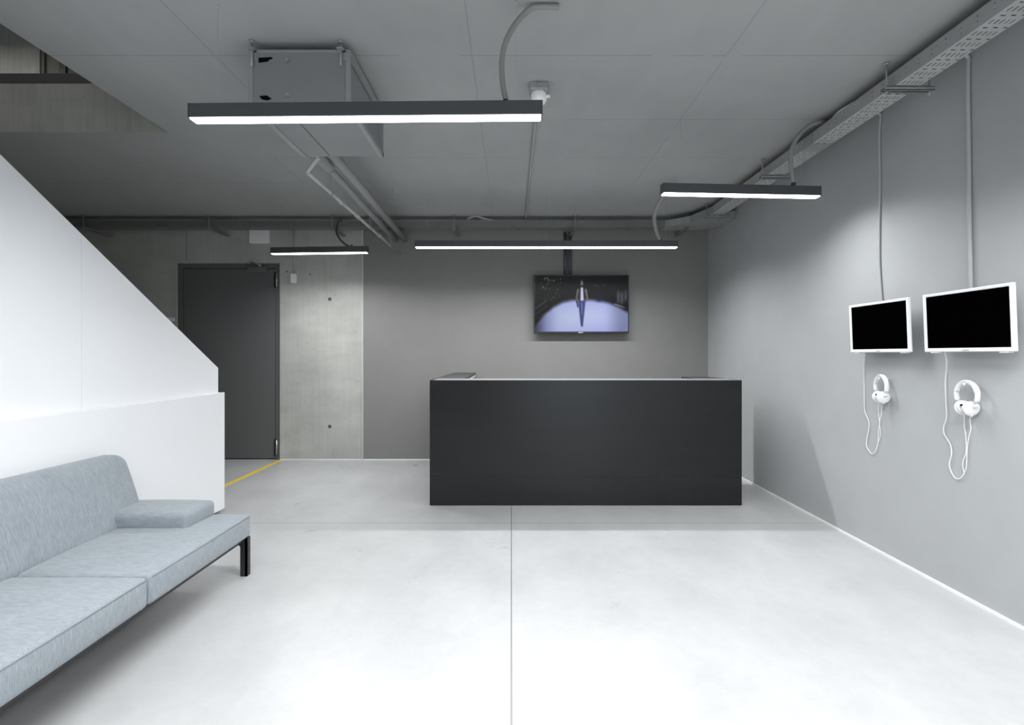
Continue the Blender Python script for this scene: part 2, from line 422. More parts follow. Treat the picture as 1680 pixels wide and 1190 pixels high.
while .05+rise*(k+1) < ZU2:
    z1 = rise*(k+1); y1 = y-run*k
    st.box((-3.95, y1-run, max(0, z1-rise-.2)), (SU-.041, y1, z1)); k += 1
    if y1 < YO0: break
st.build('step_flight', M_CONC2, t)
q = [(-3.95, 4.313, 0), (-3.95, 4.313, 1.207), (-3.95, ytop, zt(ytop)), (-3.95, ytop, 0)]
MB().prism(q, (-.04, 0, 0)).build('balustrade_panel', M_WHITEPANEL, t)

# ------------------------------------------------------------------ reception desk
D0, D1, DYF, DH = -.713, 2.012, 4.471, 1.0954
t = empty('reception_desk', (.65, DYF, 0), 'long black board reception desk standing before the back wall', 'reception desk')
MB().box((D0, DYF, .004), (D1, DYF+.022, DH)).build('front_panel', M_DESK, t)
MB().box((D0+.0005, DYF+.0225, DH-.022), (D1-.0005, 4.80, DH-.0005)).build('counter_top', M_COUNTER, t)
# left return: runs back to the wall, open shelves on the inside
MB().box((D0, DYF+.0225, .004), (D0+.02, YB-.02, DH-.0005)).build('side_panel', M_DESK, t)
MB().box((D0+.021, 4.81, DH-.024), (-.443, YB-.02, DH-.0003)).build('return_top', M_DESKTOP, t)
s_ = MB(); s_.box((D0+.021, 4.81, DH-.052), (-.4435, YB-.02, DH-.026)); s_.box((D0+.021, 4.81, .05), (-.455, YB-.02, .07)); s_.box((D0+.021, 4.81, .5), (-.455, YB-.02, .52)); s_.build('shelf', M_DESKIN, t)
s_ = MB(); s_.box((D0+.0205, 4.80, .004), (-.45, 4.808, DH-.03)); s_.box((-.452, 4.81, .07), (-.445, YB-.02, DH-.053)); s_.build('inner_panel', M_DESK, t)
# right return
MB().box((D1-.02, DYF+.0225, .004), (D1, 5.21, DH-.0005)).build('side_panel', M_DESK, t)
MB().box((1.73, 4.801, DH-.024), (D1-.0205, 5.21, DH-.0003)).build('return_top', M_DESKTOP, t)
s_ = MB(); s_.box((1.75, 5.19, .004), (D1-.0205, 5.208, DH-.025)); s_.box((1.75, 4.82, .004), (1.768, 5.19, DH-.06)); s_.build('inner_panel', M_DESK, t)
s_ = MB(); s_.box((D0+.03, 4.50, .70), (D1-.03, 5.05, .73)); s_.build('work_top', M_DESKIN, t)

# ------------------------------------------------------------------ linear pendant lamps
def lamp(name, a, b_, label, wires, hose, hose_r=.0125, hmat=None, h=.071, w=.062, gain=1.0):
    """a, b_: ends (x, y) of the near lower edge; underside at z=ZL"""
    ZL = 2.409
    A = Vector((a[0], a[1], ZL)); B = Vector((b_[0], b_[1], ZL)); L = (B-A).length
    ang = math.atan2(B.y-A.y, B.x-A.x)
    t = empty(name, (A+B)/2, label, 'pendant lamp', 'linear pendant lamps under the ceiling')
    def loc(o): o.parent = t; o.matrix_parent_inverse = Matrix.Identity(4); return o
    hl = L/2
    bd = MB(); bd.box((-hl, 0, .006), (hl, w, h), .002, 1); loc(bd.build('housing', M_LAMP))
    MB_ = MB(); MB_.box((-hl+.004, .004, -.001), (hl-.004, w-.004, .0058), .001, 1); loc(MB_.build('diffuser', M_DIFF))
    for sx_ in (-1, 1):
        loc(MB().box((sx_*(hl+.0035), .0, .004), (sx_*(hl+.0003), w, h)).build('end_cap', M_LAMP))
    ld = bpy.data.lights.new('lamp_beam', 'AREA'); ld.shape = 'RECTANGLE'; ld.size = L-.02; ld.size_y = w-.012
    ld.energy = LAMP_WATTS*L*gain; ld.spread = LAMP_SPREAD; ld.color = (0.97, 0.985, 1.0)
    lo = bpy.data.objects.new('lamp_beam', ld); COL.objects.link(lo); lo.location = (0, w/2, -.004); lo.parent = t
    t.rotation_euler = (0, 0, ang)
    for wx in wires:
        x = wx; y = A.y + (x-A.x)*math.tan(ang) + w/2
        ww = MB(); ww.tube([(x, y, ZL+h), (x, y, ZC-.004)], .0006, 6); ww.lathe([(.002, 0), (.006, .008), (.007, .012)], (x, y, ZC-.0135), (0, 0, 1), 12); ww.lathe([(.004, 0), (.003, .010)], (x, y, ZL+h-.001), (0, 0, 1), 10)
        put(ww.build('suspension_wire', M_WIRE), t)
    if hose:
        hs = MB(); pth = smooth_path(hose, 8)
        for p_ in pth: p_.z = min(p_.z, ZC-hose_r-.002)
        hs.tube(pth, hose_r, 10)
        put(hs.build('cable_hose', hmat or M_HOSE), t)
        g = MB(); p0 = Vector(pth[0]); g.lathe([(hose_r*1.1, 0), (hose_r*1.1, .012), (hose_r*.75, .022)], (p0.x, p0.y, ZL+h-.001), (0, 0, 1), 12)
        put(g.build('cable_gland', M_BLACKPL), t)
    return t
xs = lambda px, Y: (px-CX)*Y/FPX
Yh = 2.345+.03
lamp('linear_lamp', (xs(309, 2.358), 2.358), (xs(889, 2.328), 2.328), 'nearest black linear pendant lamp, hanging below the ceiling unit box',
     [xs(356, 2.38), xs(847.5, 2.38)], [P(830, 164, Yh), P(825, 140, Yh), P(823.2, 109, Yh), P(825.4, 84.7, Yh), P(831.4, 65, Yh), P(843.5, 42.4, Yh), P(858.7, 24, Yh), P(876.8, 10.6, Yh), P(898, 6, Yh), P(917, 3.5, Yh)], .0132)
lamp('linear_lamp', (xs(1089, 3.452), 3.452), (xs(1347, 3.518), 3.518), 'short black linear pendant lamp near the right wall under the cable tray',
     [xs(1117, 3.49), xs(1318, 3.53)], [P(1301.5, 300, 3.5), P(1299, 283, 3.5), P(1297, 262, 3.5), P(1298, 248, 3.5), P(1306, 229, 3.5), P(1318, 214, 3.5), P(1331, 205, 3.5), P(1346, 200, 3.52), P(1362, 200, 3.56)], .0145, gain=.85)
lamp('linear_lamp', (xs(681, 5.197), 5.197), (xs(1112, 5.197), 5.197), 'long black linear pendant lamp hanging over the reception desk',
     [xs(701, 5.22), xs(897, 5.22), xs(1093, 5.22)], [P(1083, 394, 5.22), P(1077, 380, 5.18), P(1073.5, 362, 5.05), P(1076, 345, 4.9), P(1083, 330, 4.8), P(1092, 318, 4.7), P(1100, 309, 4.70), P(1108, 303, 4.78)], .019, gain=1.12)
lamp('linear_lamp', (xs(444, 5.53), 5.53), (xs(601, 5.46), 5.46), 'small black linear pendant lamp in front of the concrete wall by the door',
     [xs(461.6, 5.56), xs(588, 5.5)], [P(577, 407, 5.5), P(564, 399, 5.5), P(556, 390, 5.52), P(552, 380, 5.56), P(553.5, 368, 5.66), P(557, 362, 5.85), P(560, 362, 6.02)], .011, M_DARKHOSE, gain=1.08)

# unseen copies of the lamp, added to brighten the near walls, floor and sofa
lamp('linear_lamp', (.95, 1.45), (2.25, 1.45), 'added unseen pendant lamp above the viewer by the right wall', [.9+.1, 2.1], None, gain=1.6)
lamp('linear_lamp', (-1.75, .75), (-.25, .75), 'added unseen pendant lamp above the near end of the sofa', [-1.6, -.4], None, gain=1.15)
lamp('linear_lamp', (.9, .1), (2.25, .1), 'added unseen pendant lamp behind the viewer by the right wall', [1.0, 2.1], None, gain=1.6)
lamp('linear_lamp', (-1.7, -1.1), (-.1, -1.1), 'added unseen pendant lamp behind the viewer beside the stair', [-1.5, -.3], None)
# ------------------------------------------------------------------ cable trays
ZT, ZT2 = 2.813, 2.890
XT0, XT1 = 2.128, 2.269
YT0, YT1 = 5.995, 6.140
t = empty('cable_tray', (2.2, 2.9, ZT), 'perforated steel cable tray running along the right wall under the ceiling', 'cable tray')
ya, yb = -2.9, 5.42
def run_y(mb, x, y0, y1, z0, z1):
    mb.quad([(x, y0, z0), (x, y1, z0), (x, y1, z1), (x, y0, z1)], [(y0, 0), (y1, 0), (y1, z1-z0), (y0, z1-z0)])
b = MB(); b.quad([(XT0, ya, ZT), (XT1, ya, ZT), (XT1, yb, ZT), (XT0, yb, ZT)], [(ya, 0), (ya, .141), (yb, .141), (yb, 0)]); 
b.build('tray_base', M_TRAYB, t)
b = MB(); run_y(b, XT0, ya, yb, ZT, ZT2); run_y(b, XT1, ya, yb, ZT, ZT2); b.build('tray_side', M_TRAYS, t)
b = MB()
for x in (XT0, XT1): b.tube([(x, ya, ZT2), (x, yb, ZT2)], .0025, 6)
b.build('tray_rim', M_GALV, t)
b = MB(); b.box((XT0-.002, 3.62, ZT-.002), (XT1+.002, 3.76, ZT-.0005)); b.box((XT0-.0025, 3.62, ZT-.002), (XT0-.001, 3.76, ZT2-.01)); b.build('splice_plate', M_GALV, t)
for z in (ZT+.028, ZT+.054):
    for y_ in (3.65, 3.73): MB().lathe([(.005, 0), (.004, .004)], (XT0-.0025, y_, z), (-1, 0, 0), 10).build('bolt', M_STEEL, t)
tc = empty('tray_dark_backing', (2.2, 1, ZT), 'added bundle of dark cables that darkens the slots of the right cable tray', 'cables')  # cables added as dark backing, so the tray slots look black
for i, (dx, rr) in enumerate(((.022, .011), (.045, .012), (.070, .013), (.096, .012), (.120, .011))):
    MB().tube(smooth_path([(XT0+dx+.003*math.sin(k*1.7+i), ya+.05+k*.9, ZT+rr+.001) for k in range(10)], 3), rr, 8).build('cable', M_DARKHOSE, tc)
# corner fitting
t2 = empty('tray_corner', (2.2, 5.8, ZT), 'wide cable tray corner fitting where the right run meets the back run', 'cable tray corner')
cp = [(XT0, 5.43), (2.02, 5.80), (1.80, YT0), (1.80, YT1), (2.25, YT1), (2.45, 5.95), (2.45, 5.60), (XT1+.02, 5.60), (XT1, 5.43)]
b = MB(); b.prism([(x, y, ZT-.002) for x, y in cp], (0, 0, .002)); b.build('tray_base', M_GALV, t2)
b = MB()
for seq in (cp[0:3], cp[4:9]):
    for p, q in zip(seq, seq[1:]):
        b.quad([(p[0], p[1], ZT-.002), (q[0], q[1], ZT-.002), (q[0], q[1], ZT2), (p[0], p[1], ZT2)])
b.build('tray_side', M_GALV, t2)
# back run
t3 = empty('cable_tray', (-2, 6.07, ZT), 'shade-darkened perforated cable tray running along the back wall under the ceiling', 'cable tray')
x0, x1 = XL+.1, 1.80
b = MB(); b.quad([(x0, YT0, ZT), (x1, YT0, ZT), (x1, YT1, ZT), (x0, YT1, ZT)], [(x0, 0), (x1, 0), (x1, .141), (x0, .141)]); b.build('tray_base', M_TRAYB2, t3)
b = MB()
for y_ in (YT0, YT1): b.quad([(x0, y_, ZT), (x1, y_, ZT), (x1, y_, ZT2), (x0, y_, ZT2)], [(x0, 0), (x1, 0), (x1, .077), (x0, .077)])
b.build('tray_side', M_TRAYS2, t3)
b = MB()
for y_ in (YT0, YT1): b.tube([(x0, y_, ZT2), (x1, y_, ZT2)], .0025, 6)
b.build('tray_rim', M_GALV, t3)

# brackets: C channel under the tray, threaded rod(s) to the ceiling
def bracket(a, c, rods, label, wallend=False):
    A = Vector(a); C_ = Vector(c); t = empty('tray_bracket', A, label, 'tray bracket', 'brackets carrying the cable trays')
    d = (C_-A).normalized(); n = Vector((-d.y, d.x, 0)); w = .021; hh = .022
    o = Vector((0, 0, ZT-.0025-hh))
    b = MB()
    def strip(off, wd, z0, z1):
        p = [A+n*(off)+Vector((0, 0, z0)), C_+n*(off)+Vector((0, 0, z0)), C_+n*(off+wd)+Vector((0, 0, z0)), A+n*(off+wd)+Vector((0, 0, z0))]
        b.prism(p, (0, 0, z1-z0))
    z0 = ZT-.003-hh
    A.z = 0; C_.z = 0
    strip(-w, .003, z0, ZT-.003); strip(w-.003, .003, z0, ZT-.003); strip(-w, 2*w, ZT-.006, ZT-.003); strip(-w, .012, z0, z0+.003); strip(w-.012, .012, z0, z0+.003)
    b.build('channel', M_GALV, t)
    for k in rods:
        p = A + d*k
        b = MB(); b.tube([(p.x, p.y, z0-.02), (p.x, p.y, ZC-.001)], .005, 8); b.lathe([(.012, 0), (.012, .008)], (p.x, p.y, z0-.009), seg=6); b.lathe([(.014, 0), (.016, .012)], (p.x, p.y, ZC-.013), seg=12)
        b.build('threaded_rod', M_GALV, t)
for yy, lb in ((1.35, 'overhead'), (2.86, 'nearest'), (4.27, 'middle'), (5.50, 'farthest')):
    if lb == 'overhead': continue
    bracket((2.075, yy, 0), (2.35 if yy < 5 else 2.35, yy, 0), [.02, .262], {'nearest': 'nearest channel bracket hanging under the right cable tray', 'middle': 'channel bracket of the right cable tray just behind the short lamp', 'farthest': 'channel bracket of the right cable tray at the room corner'}[lb])
lbl = ['leftmost back tray bracket beside the stair panel', 'back tray bracket above the left edge of the door', 'back tray bracket above the small lamp by the door', 'back tray bracket left of the looped cables', 'back tray bracket above the television', 'back tray bracket at the right end near the corner fitting']
for px, lb in zip((137, 343, 545, 745, 943, 1128), lbl):
    x = xs(px, 5.96)
    bracket((x, 5.94, 0), (x, 6.38, 0), [.02], lb)
# cables lying in the back tray
tag(MB().tube(smooth_path([P(765, 360, 6.05), P(780, 355, 6.04), P(795, 359, 6.02), P(812, 363, 6.05)], 6), .012, 8).build('cable_loop', simple('pale_cable', (.5, .5, .49), .5)), 'pale cable bending up out of the back tray', 'cable')
tag(MB().tube([(-5.75, 6.07, 2.915), (-4.88, 6.07, 2.915)], .02, 12).build('conduit_pipe', M_PIPE), 'grey conduit lying along the left end of the back tray', 'conduit')
tag(MB().tube([(2.16, 3.22, 2.904), (2.15, 3.36, 2.910), (2.155, 3.42, 2.904)], .012, 8).build('cable_end', simple('bright_cable', (.8, .8, .8), .3)), 'bright cable stub lying on the rim of the right tray', 'cable')
tag(MB().tube(smooth_path([(1.80, 2.08, 2.94), (1.90, 2.17, 2.945), (2.0, 2.2, 2.935), (2.10, 2.22, 2.905), (2.18, 2.24, 2.86)], 6), .017, 10).build('ceiling_hose', simple('pale_hose', (.62, .63, .62), .45)), 'pale hose curving over the right tray at the top of the picture', 'hose')

# ------------------------------------------------------------------ conduits on the ceiling, detector
t = empty('ceiling_detector', (.166, 3.08, ZC), 'white round detector on a square metal ceiling box', 'detector')
MB().box((.112, 3.05, ZC-.045), (.220, 3.16, ZC), .006).build('mounting_box', M_GALV, t)
b = MB(); b.lathe([(.045, 0), (.048, -.012), (.048, -.045), (.040, -.060), (.015, -.066)], (.166, 3.10, ZC-.045), seg=28); b.build('sensor_head', M_WHITEPL, t)
b = MB(); b.tube([(.20, 3.10, ZC-.065), (.235, 3.10, ZC-.065)], .010, 10); b.build('side_stub', M_WHITEPL, t)
b = MB(); b.lathe([(.010, 0), (.008, -.004)], (.166, 3.065, ZC-.045), (0, 1, 0), 10); b.lathe([(.009, 0), (.009, .006)], (.166, 3.05, ZC-.022), (0, -1, 0), 10); b.build('screw', M_STEEL, t)
tag(MB().tube([(.167, 3.16, ZC-.011), (.167, 5.97, ZC-.011), (.15, 6.05, ZC-.03)], .010, 10).build('ceiling_conduit', M_PIPE), 'thin grey conduit running along the ceiling from the detector to the back tray', 'conduit')

# ------------------------------------------------------------------ ceiling unit (air handling box)
AX0, AX1, AY0, AY1, AZ0, AZ1 = -1.370, -.839, 2.67, 3.365, 2.6215, 2.906
t = empty('air_conditioning_unit', ((AX0+AX1)/2, 3, AZ0), 'grey sheet metal air unit hanging under the ceiling behind the nearest lamp', 'air unit')
M_SHEET = simple('sheet_metal_unit', (0.27, 0.275, 0.28), 0.42, 0.25, var=.05, scale=3)
M_SHEETL = simple('sheet_metal_flange', (0.33, 0.345, 0.345), 0.4, 0.25)
b = MB(); b.box((AX0, AY0, AZ0), (AX1-.025, AY1, AZ1), .003, 1); b.build('casing', M_SHEET, t)
b = MB()
b.box((AX0-.004, AY0-.003, AZ0-.005), (AX0+.028, AY1+.003, AZ0+.001)); b.box((AX1-.03, AY0-.003, AZ0-.005), (AX1-.004, AY1+.003, AZ0+.001))
b.box((AX0-.006, AY0-.004, AZ1-.012), (AX1, AY0+.02, AZ1+.002))
b.box((AX1-.025, AY0-.002, AZ0), (AX1, AY0+.012, AZ1)); b.box((AX1-.025, AY1-.02, AZ0), (AX1, AY1, AZ1)); b.box((AX1-.022, AY0, AZ1-.02), (AX1+.002, AY1, AZ1)); b.box((AX1-.022, AY0, AZ0), (AX1+.0, AY1, AZ0+.016))
b.box((AX0-.002, AY0-.003, AZ0), (AX0+.022, AY0, AZ1-.012))
b.build('flange', M_SHEETL, t)
b = MB(); b.box((-1.19, AY0+.01, AZ0-.002), (-1.187, AY1-.01, AZ0)); b.build('seam', M_DARKSTEEL, t)
b = MB(); b.prism([(-1.318, AY0-.0015, 2.868), (-1.25, AY0-.0015, 2.872), (-1.243, AY0-.0015, 2.864), (-1.262, AY0-.0015, 2.858), (-1.27, AY0-.0015, 2.848), (-1.318, AY0-.0015, 2.842)], (0, .001, 0)); b.build('opening', M_HOLE, t)
b = MB(); b.prism([(-1.316, AY0-.0015, 2.668), (-1.275, AY0-.0015, 2.672), (-1.25, AY0-.0015, 2.655), (-1.27, AY0-.0015, 2.645), (-1.30, AY0-.0015, 2.650)], (0, .001, 0)); b.build('opening', M_HOLE, t)
for x, z, r in ((-1.167, 2.852, .018), (-1.167, 2.672, .019), (-.868, 2.668, .008), (-1.33, 2.700, .005), (-1.075, 2.75, .004)):
    b = MB(); b.lathe([(r, 0), (r, .0015), (r*.82, .002), (r*.78, .0008), (0, .0008)], (x, AY0-.0002, z), (0, -1, 0), 20); b.build('knockout', M_SHEET, t)
for x in (-1.348, -.886):
    for yy in (AY0-.012, AY1-.04):
        b = MB(); b.tube([(x, yy, AZ1-.085), (x, yy, ZC)], .0065, 8); b.lathe([(.013, 0), (.013, .008)], (x, yy, AZ1+.004), seg=6); b.lathe([(.012, 0), (.015, .012)], (x, yy, ZC-.012), seg=12)
        b.build('hanger_rod', M_GALV, t)
    b = MB(); b.box((x-.018, AY0-.030, AZ1-.003), (x+.018, AY0, AZ1+.002)); b.box((x+.008, AY0-.004, AZ1-.05), (x+.022, AY0, AZ1)); b.build('hanger_bracket', M_GALV, t)
b = MB(); b.tube([(-.89, AY0-.0, 0), (-.89, AY0-.006, 0)], .001, 4); b.bm.free()

# pipes from the unit to the back wall
tag(MB().tube([(-1.30, 3.37, 2.78), (-1.33, YB-.002, 2.757)], .034, 16).build('insulated_pipe', M_PIPE), 'right-hand thick grey insulated pipe from the air unit to the back wall', 'pipe')
t = empty('insulated_pipe', (-1.42, 4.9, 2.757), 'middle grey insulated pipe with a thicker sleeve at the air unit', 'pipe')
MB().tube([(-1.415, 3.9, 2.762), (-1.45, YB-.002, 2.757)], .031, 16).build('pipe_run', M_PIPE, t)
b = MB(); b.lathe([(.046, 0), (.049, .01), (.049, .56), (.044, .60), (.03, .605)], (-1.40, 3.367, 2.775), (-.02, 1, -.02), 20); b.build('pipe_sleeve', M_PIPE, t)
t = empty('drain_pipe', (-1.44, 5, 2.59), 'thin pale plastic drain pipe with clamps below the insulated pipes', 'pipe')
M_DRAIN = simple('pale_pipe', (.42, .425, .42), .45)
MB().tube([(-1.435, 3.60, 2.603), (-1.39, YB-.002, 2.579)], .0145, 12).build('pipe_run', M_DRAIN, t)
b = MB(); b.tube([(-1.30, 3.46, 2.66), (-1.42, 3.585, 2.612), (-1.435, 3.60, 2.603)], .0145, 12); b.tube([(-1.36, 3.367, 2.70), (-1.31, 3.45, 2.665), (-1.30, 3.46, 2.66)], .016, 12); b.build('pipe_elbow', M_DRAIN, t)
for yy in (4.30, 4.72, 5.45):
    f = (yy-3.6)/(YB-3.6); cx_ = -1.435+.045*f; cz = 2.603-.024*f
    MB().tube([(cx_, yy-.03, cz), (cx_, yy+.03, cz)], .020, 12).build('pipe_coupling', M_DRAIN, t)
for yy in (4.05, 5.10, 5.90):
    f = (yy-3.6)/(YB-3.6); cx_ = -1.435+.045*f; cz = 2.603-.024*f
    b = MB(); b.tube([(cx_, yy, cz+.015), (cx_, yy, ZC)], .003, 6); b.tube([(cx_, yy-.006, cz), (cx_, yy+.006, cz)], .019, 12); b.build('hanger_clamp', M_GALV, t)
tag(MB().box((-1.10, 3.45, ZC-.02), (-.93, 3.50, ZC)).build('mounting_rail', M_GALV), 'short steel rail fixed to the ceiling just behind the air unit', 'mounting rail')
t = empty('ceiling_hook', (-1.3, 5.6, ZC), 'small steel hook plate on the ceiling beside the insulated pipe', 'hook')
b = MB(); b.tube([(xs(644, 5.0), 5.0, ZC), (xs(644, 5.0), 5.0, 2.83)], .003, 6); b.box((xs(636, 5.0), 4.99, 2.822), (xs(647, 5.0), 5.01, 2.832)); b.build('hook_rod', M_GALV, t)

# ------------------------------------------------------------------ television on the back wall
TX0, TX1 = xs(876, 6.28), xs(1032, 6.28)
TZ0, TZ1 = CAMZ+35*6.28/FPX, CAMZ+131*6.28/FPX
t = empty('television', ((TX0+TX1)/2, 6.3, TZ0), 'wall television showing a blurred person walking in a dark hall', 'television')
b = MB(); fw = .012; yf = 6.28
b.box((TX0, yf, TZ0), (TX1, yf+.045, TZ1), .004, 1); b.box((TX0+.15, yf+.045, TZ0+.08), (TX1-.15, yf+.075, TZ1-.12), .01)
b.build('housing', M_BLACKPL, t)
b = MB(); b.box((TX0+.3, yf+.075, TZ0+.15), (TX1-.3, YB-.005, TZ1-.2)); b.build('wall_mount', M_DARKSTEEL, t)
# picture: colours of each point of the lit panel
def clamp(v, a=0., b_=1.): return max(a, min(b_, v))
def sstep(a, b_, x):
    t_ = clamp((x-a)/(b_-a)); return t_*t_*(3-2*t_)
rnd = random.Random(5)
blobs = [(rnd.uniform(.07, .28), rnd.uniform(.72, .97), rnd.uniform(.003, .008), rnd.uniform(.12, .45)) for _ in range(46)]
blobs += [(rnd.uniform(.10, .30), rnd.uniform(.55, .72), rnd.uniform(.006, .016), rnd.uniform(.05, .18)) for _ in range(16)]
blobs += [(rnd.uniform(.58, .74), rnd.uniform(.80, .88), rnd.uniform(.006, .014), rnd.uniform(.05, .14)) for _ in range(10)]
def seg_d(x, y, ax, ay, bx, by):
    vx, vy = bx-ax, by-ay; t_ = clamp(((x-ax)*vx+(y-ay)*vy)/(vx*vx+vy*vy)); return math.hypot(x-ax-vx*t_, y-ay-vy*t_), t_
def pic(u, v):
    """u, v in 0..1, v up; display-referred colour"""
    c = Vector((.010, .010, .012)) + Vector((.035, .045, .03))*sstep(.62, .0, u)*sstep(.1, .5, v)
    # bright floor, an arc
    kn = ((-.02, .06), (.04, .20), (.10, .31), (.20, .45), (.30, .535), (.40, .575), (.60, .58), (.70, .565), (.80, .52), (.90, .45), (1.02, .34))
    edge = kn[-1][1]
    for (ua, ea), (ub, eb) in zip(kn, kn[1:]):
        if ua <= u <= ub: edge = ea+(eb-ea)*(u-ua)/(ub-ua)
    k = sstep(edge+.05, edge-.07, v)
    k *= .45+.55*sstep(-.02, .14, u)
    fl = Vector((.62, .65, .88)) + Vector((.10, .10, .04))*math.exp(-((u-.66)/.3)**2-((v-.28)/.25)**2) + Vector((.05, .06, -.02))*math.exp(-((u-.33)/.22)**2-((v-.22)/.3)**2)
    fl = fl*(1-.25*sstep(.45, .9, abs(u-.5)*2))
    c = c.lerp(fl, k*.97)
    for bx, by, br, bi in blobs:
        d2 = ((u-bx)**2*3.1+(v-by)**2)/(br*br*2.2)
        if d2 < 6: c += Vector((bi, bi*1.02, bi*1.05))*math.exp(-d2)
    # railings on the left
    for i in range(3):
        d, _ = seg_d(u, v, .0, .40-.10*i, .13, .56-.11*i)
        c += Vector((.20, .19, .15))*math.exp(-(d/.012)**2)*(.9-.25*i)*(1 if v > .2 else 0)
    # distant figures on the right
    c = c.lerp(Vector((.05, .07, .22)), .85*math.exp(-((u-.69)/.035)**2-((v-.62)/.09)**4))
    for fx, fw_, fz in ((.895, .022, .62), (.935, .02, .60), (.975, .018, .63)):
        c = c.lerp(Vector((.42, .44, .47)), .62*math.exp(-((u-fx)/fw_)**2-((v-fz)/.13)**4))
    c = c.lerp(Vector((.03, .035, .12)), .8*math.exp(-((u-.99)/.03)**2-((v-.47)/.09)**4))
    d, _ = seg_d(u, v, .86, .49, .96, .43); c += Vector((.3, .3, .33))*math.exp(-(d/.012)**2)
    # the walking person
    def paint(c, col, a): return c.lerp(Vector(col), clamp(a))
    for (ax, ay, bx, by, w0, w1, col, al) in (
        (.484, .56, .500, .11, .022, .009, (.22, .23, .42), 1.0), (.524, .56, .506, .09, .022, .009, (.24, .25, .46), 1.0),
        (.504, .50, .504, .30, .004, .003, (.60, .62, .82), .8),
        (.478, .76, .486, .58, .024, .022, (.12, .13, .12), .9), (.530, .76, .522, .58, .024, .022, (.13, .14, .13), .9),
        (.462, .75, .447, .60, .013, .011, (.42, .42, .38), .9), (.547, .75, .562, .60, .013, .011, (.46, .46, .42), .9),
        (.447, .60, .470, .53, .011, .008, (.36, .36, .33), .8), (.562, .60, .540, .53, .011, .008, (.40, .40, .36), .8),
        (.450, .54, .462, .44, .010, .008, (.08, .08, .11), .8)):
        d, tt = seg_d(u, v, ax, ay, bx, by); w_ = w0+(w1-w0)*tt
        c = paint(c, col, al*math.exp(-(d/w_)**3))
    d, tt = seg_d(u, v, .504, .78, .506, .57); c = paint(c, (.78, .78, .92), math.exp(-(d/(.013+.007*tt))**3))
    c = paint(c, (.10, .09, .08), .85*math.exp(-((u-.504)/.030)**4-((v-.865)/.055)**4))
    c = paint(c, (.55, .53, .55), .9*math.exp(-((u-.504)/.013)**2-((v-.865)/.05)**2))
    return c
def screen(name, x0, x1, z0, z1, y, nx, nz):
    bm = bmesh.new(); lay = bm.verts.layers.float_color.new('picture')
    g = []
    for j in range(nz+1):
        row = []
        for i in range(nx+1):
            u, v = i/nx, j/nz
            vt = bm.verts.new((x0+(x1-x0)*u, y, z0+(z1-z0)*v)); c = pic(u, v)
            vt[lay] = (clamp(c.x)**2.2, clamp(c.y)**2.2, clamp(c.z)**2.2, 1); row.append(vt)
        g.append(row)
    for j in range(nz):
        for i in range(nx): bm.faces.new((g[j][i], g[j][i+1], g[j+1][i+1], g[j+1][i]))
    me = bpy.data.meshes.new(name); bm.to_mesh(me); bm.free()
    m_ = bpy.data.materials.new('lit_screen'); m_.use_nodes = True; nt = m_.node_tree; bs = nt.nodes['Principled BSDF']
    at = nt.nodes.new('ShaderNodeVertexColor'); at.layer_name = 'picture'
    bs.inputs['Base Color'].default_value = (0, 0, 0, 1); bs.inputs['Roughness'].default_value = .35; bs.inputs['Specular IOR Level'].default_value = .2
    nt.links.new(at.outputs[0], bs.inputs['Emission Color']); bs.inputs['Emission Strength'].default_value = 1.0
    me.materials.append(m_)
    o = bpy.data.objects.new(name, me); COL.objects.link(o); return o
put(screen('screen', TX0+fw, TX1-fw, TZ0+.022, TZ1-fw, yf-.0012, 250, 144), t)
# small pale maker's mark under the picture
b = MB(); xm = xs(953, yf)
for i, (w_) in enumerate((.006, .006, .007, .006, .006, .006, .006)):
    b.box((xm-.03+i*.0085, yf-.0015, TZ0+.005), (xm-.03+i*.0085+w_, yf-.0005, TZ0+.013))
put(b.build('logo', simple('pale_mark', (.85, .85, .88), .4)), t)
t = empty('cable_duct', (.70, YB, 2.3), 'pair of dark vertical cable conduits from the tray down to the television', 'cable duct')
for x in (.672, .735): MB().tube([(x, YB-.022, TZ1-.1), (x, YB-.022, ZT+.03)], .020, 12).build('conduit', simple('dark_conduit', (.07, .07, .078), .45), t)
MB().box((.655, YB-.03, TZ1-.1), (.750, YB-.004, ZT)).build('backplate', simple('duct_back', (.05, .05, .055), .5), t)

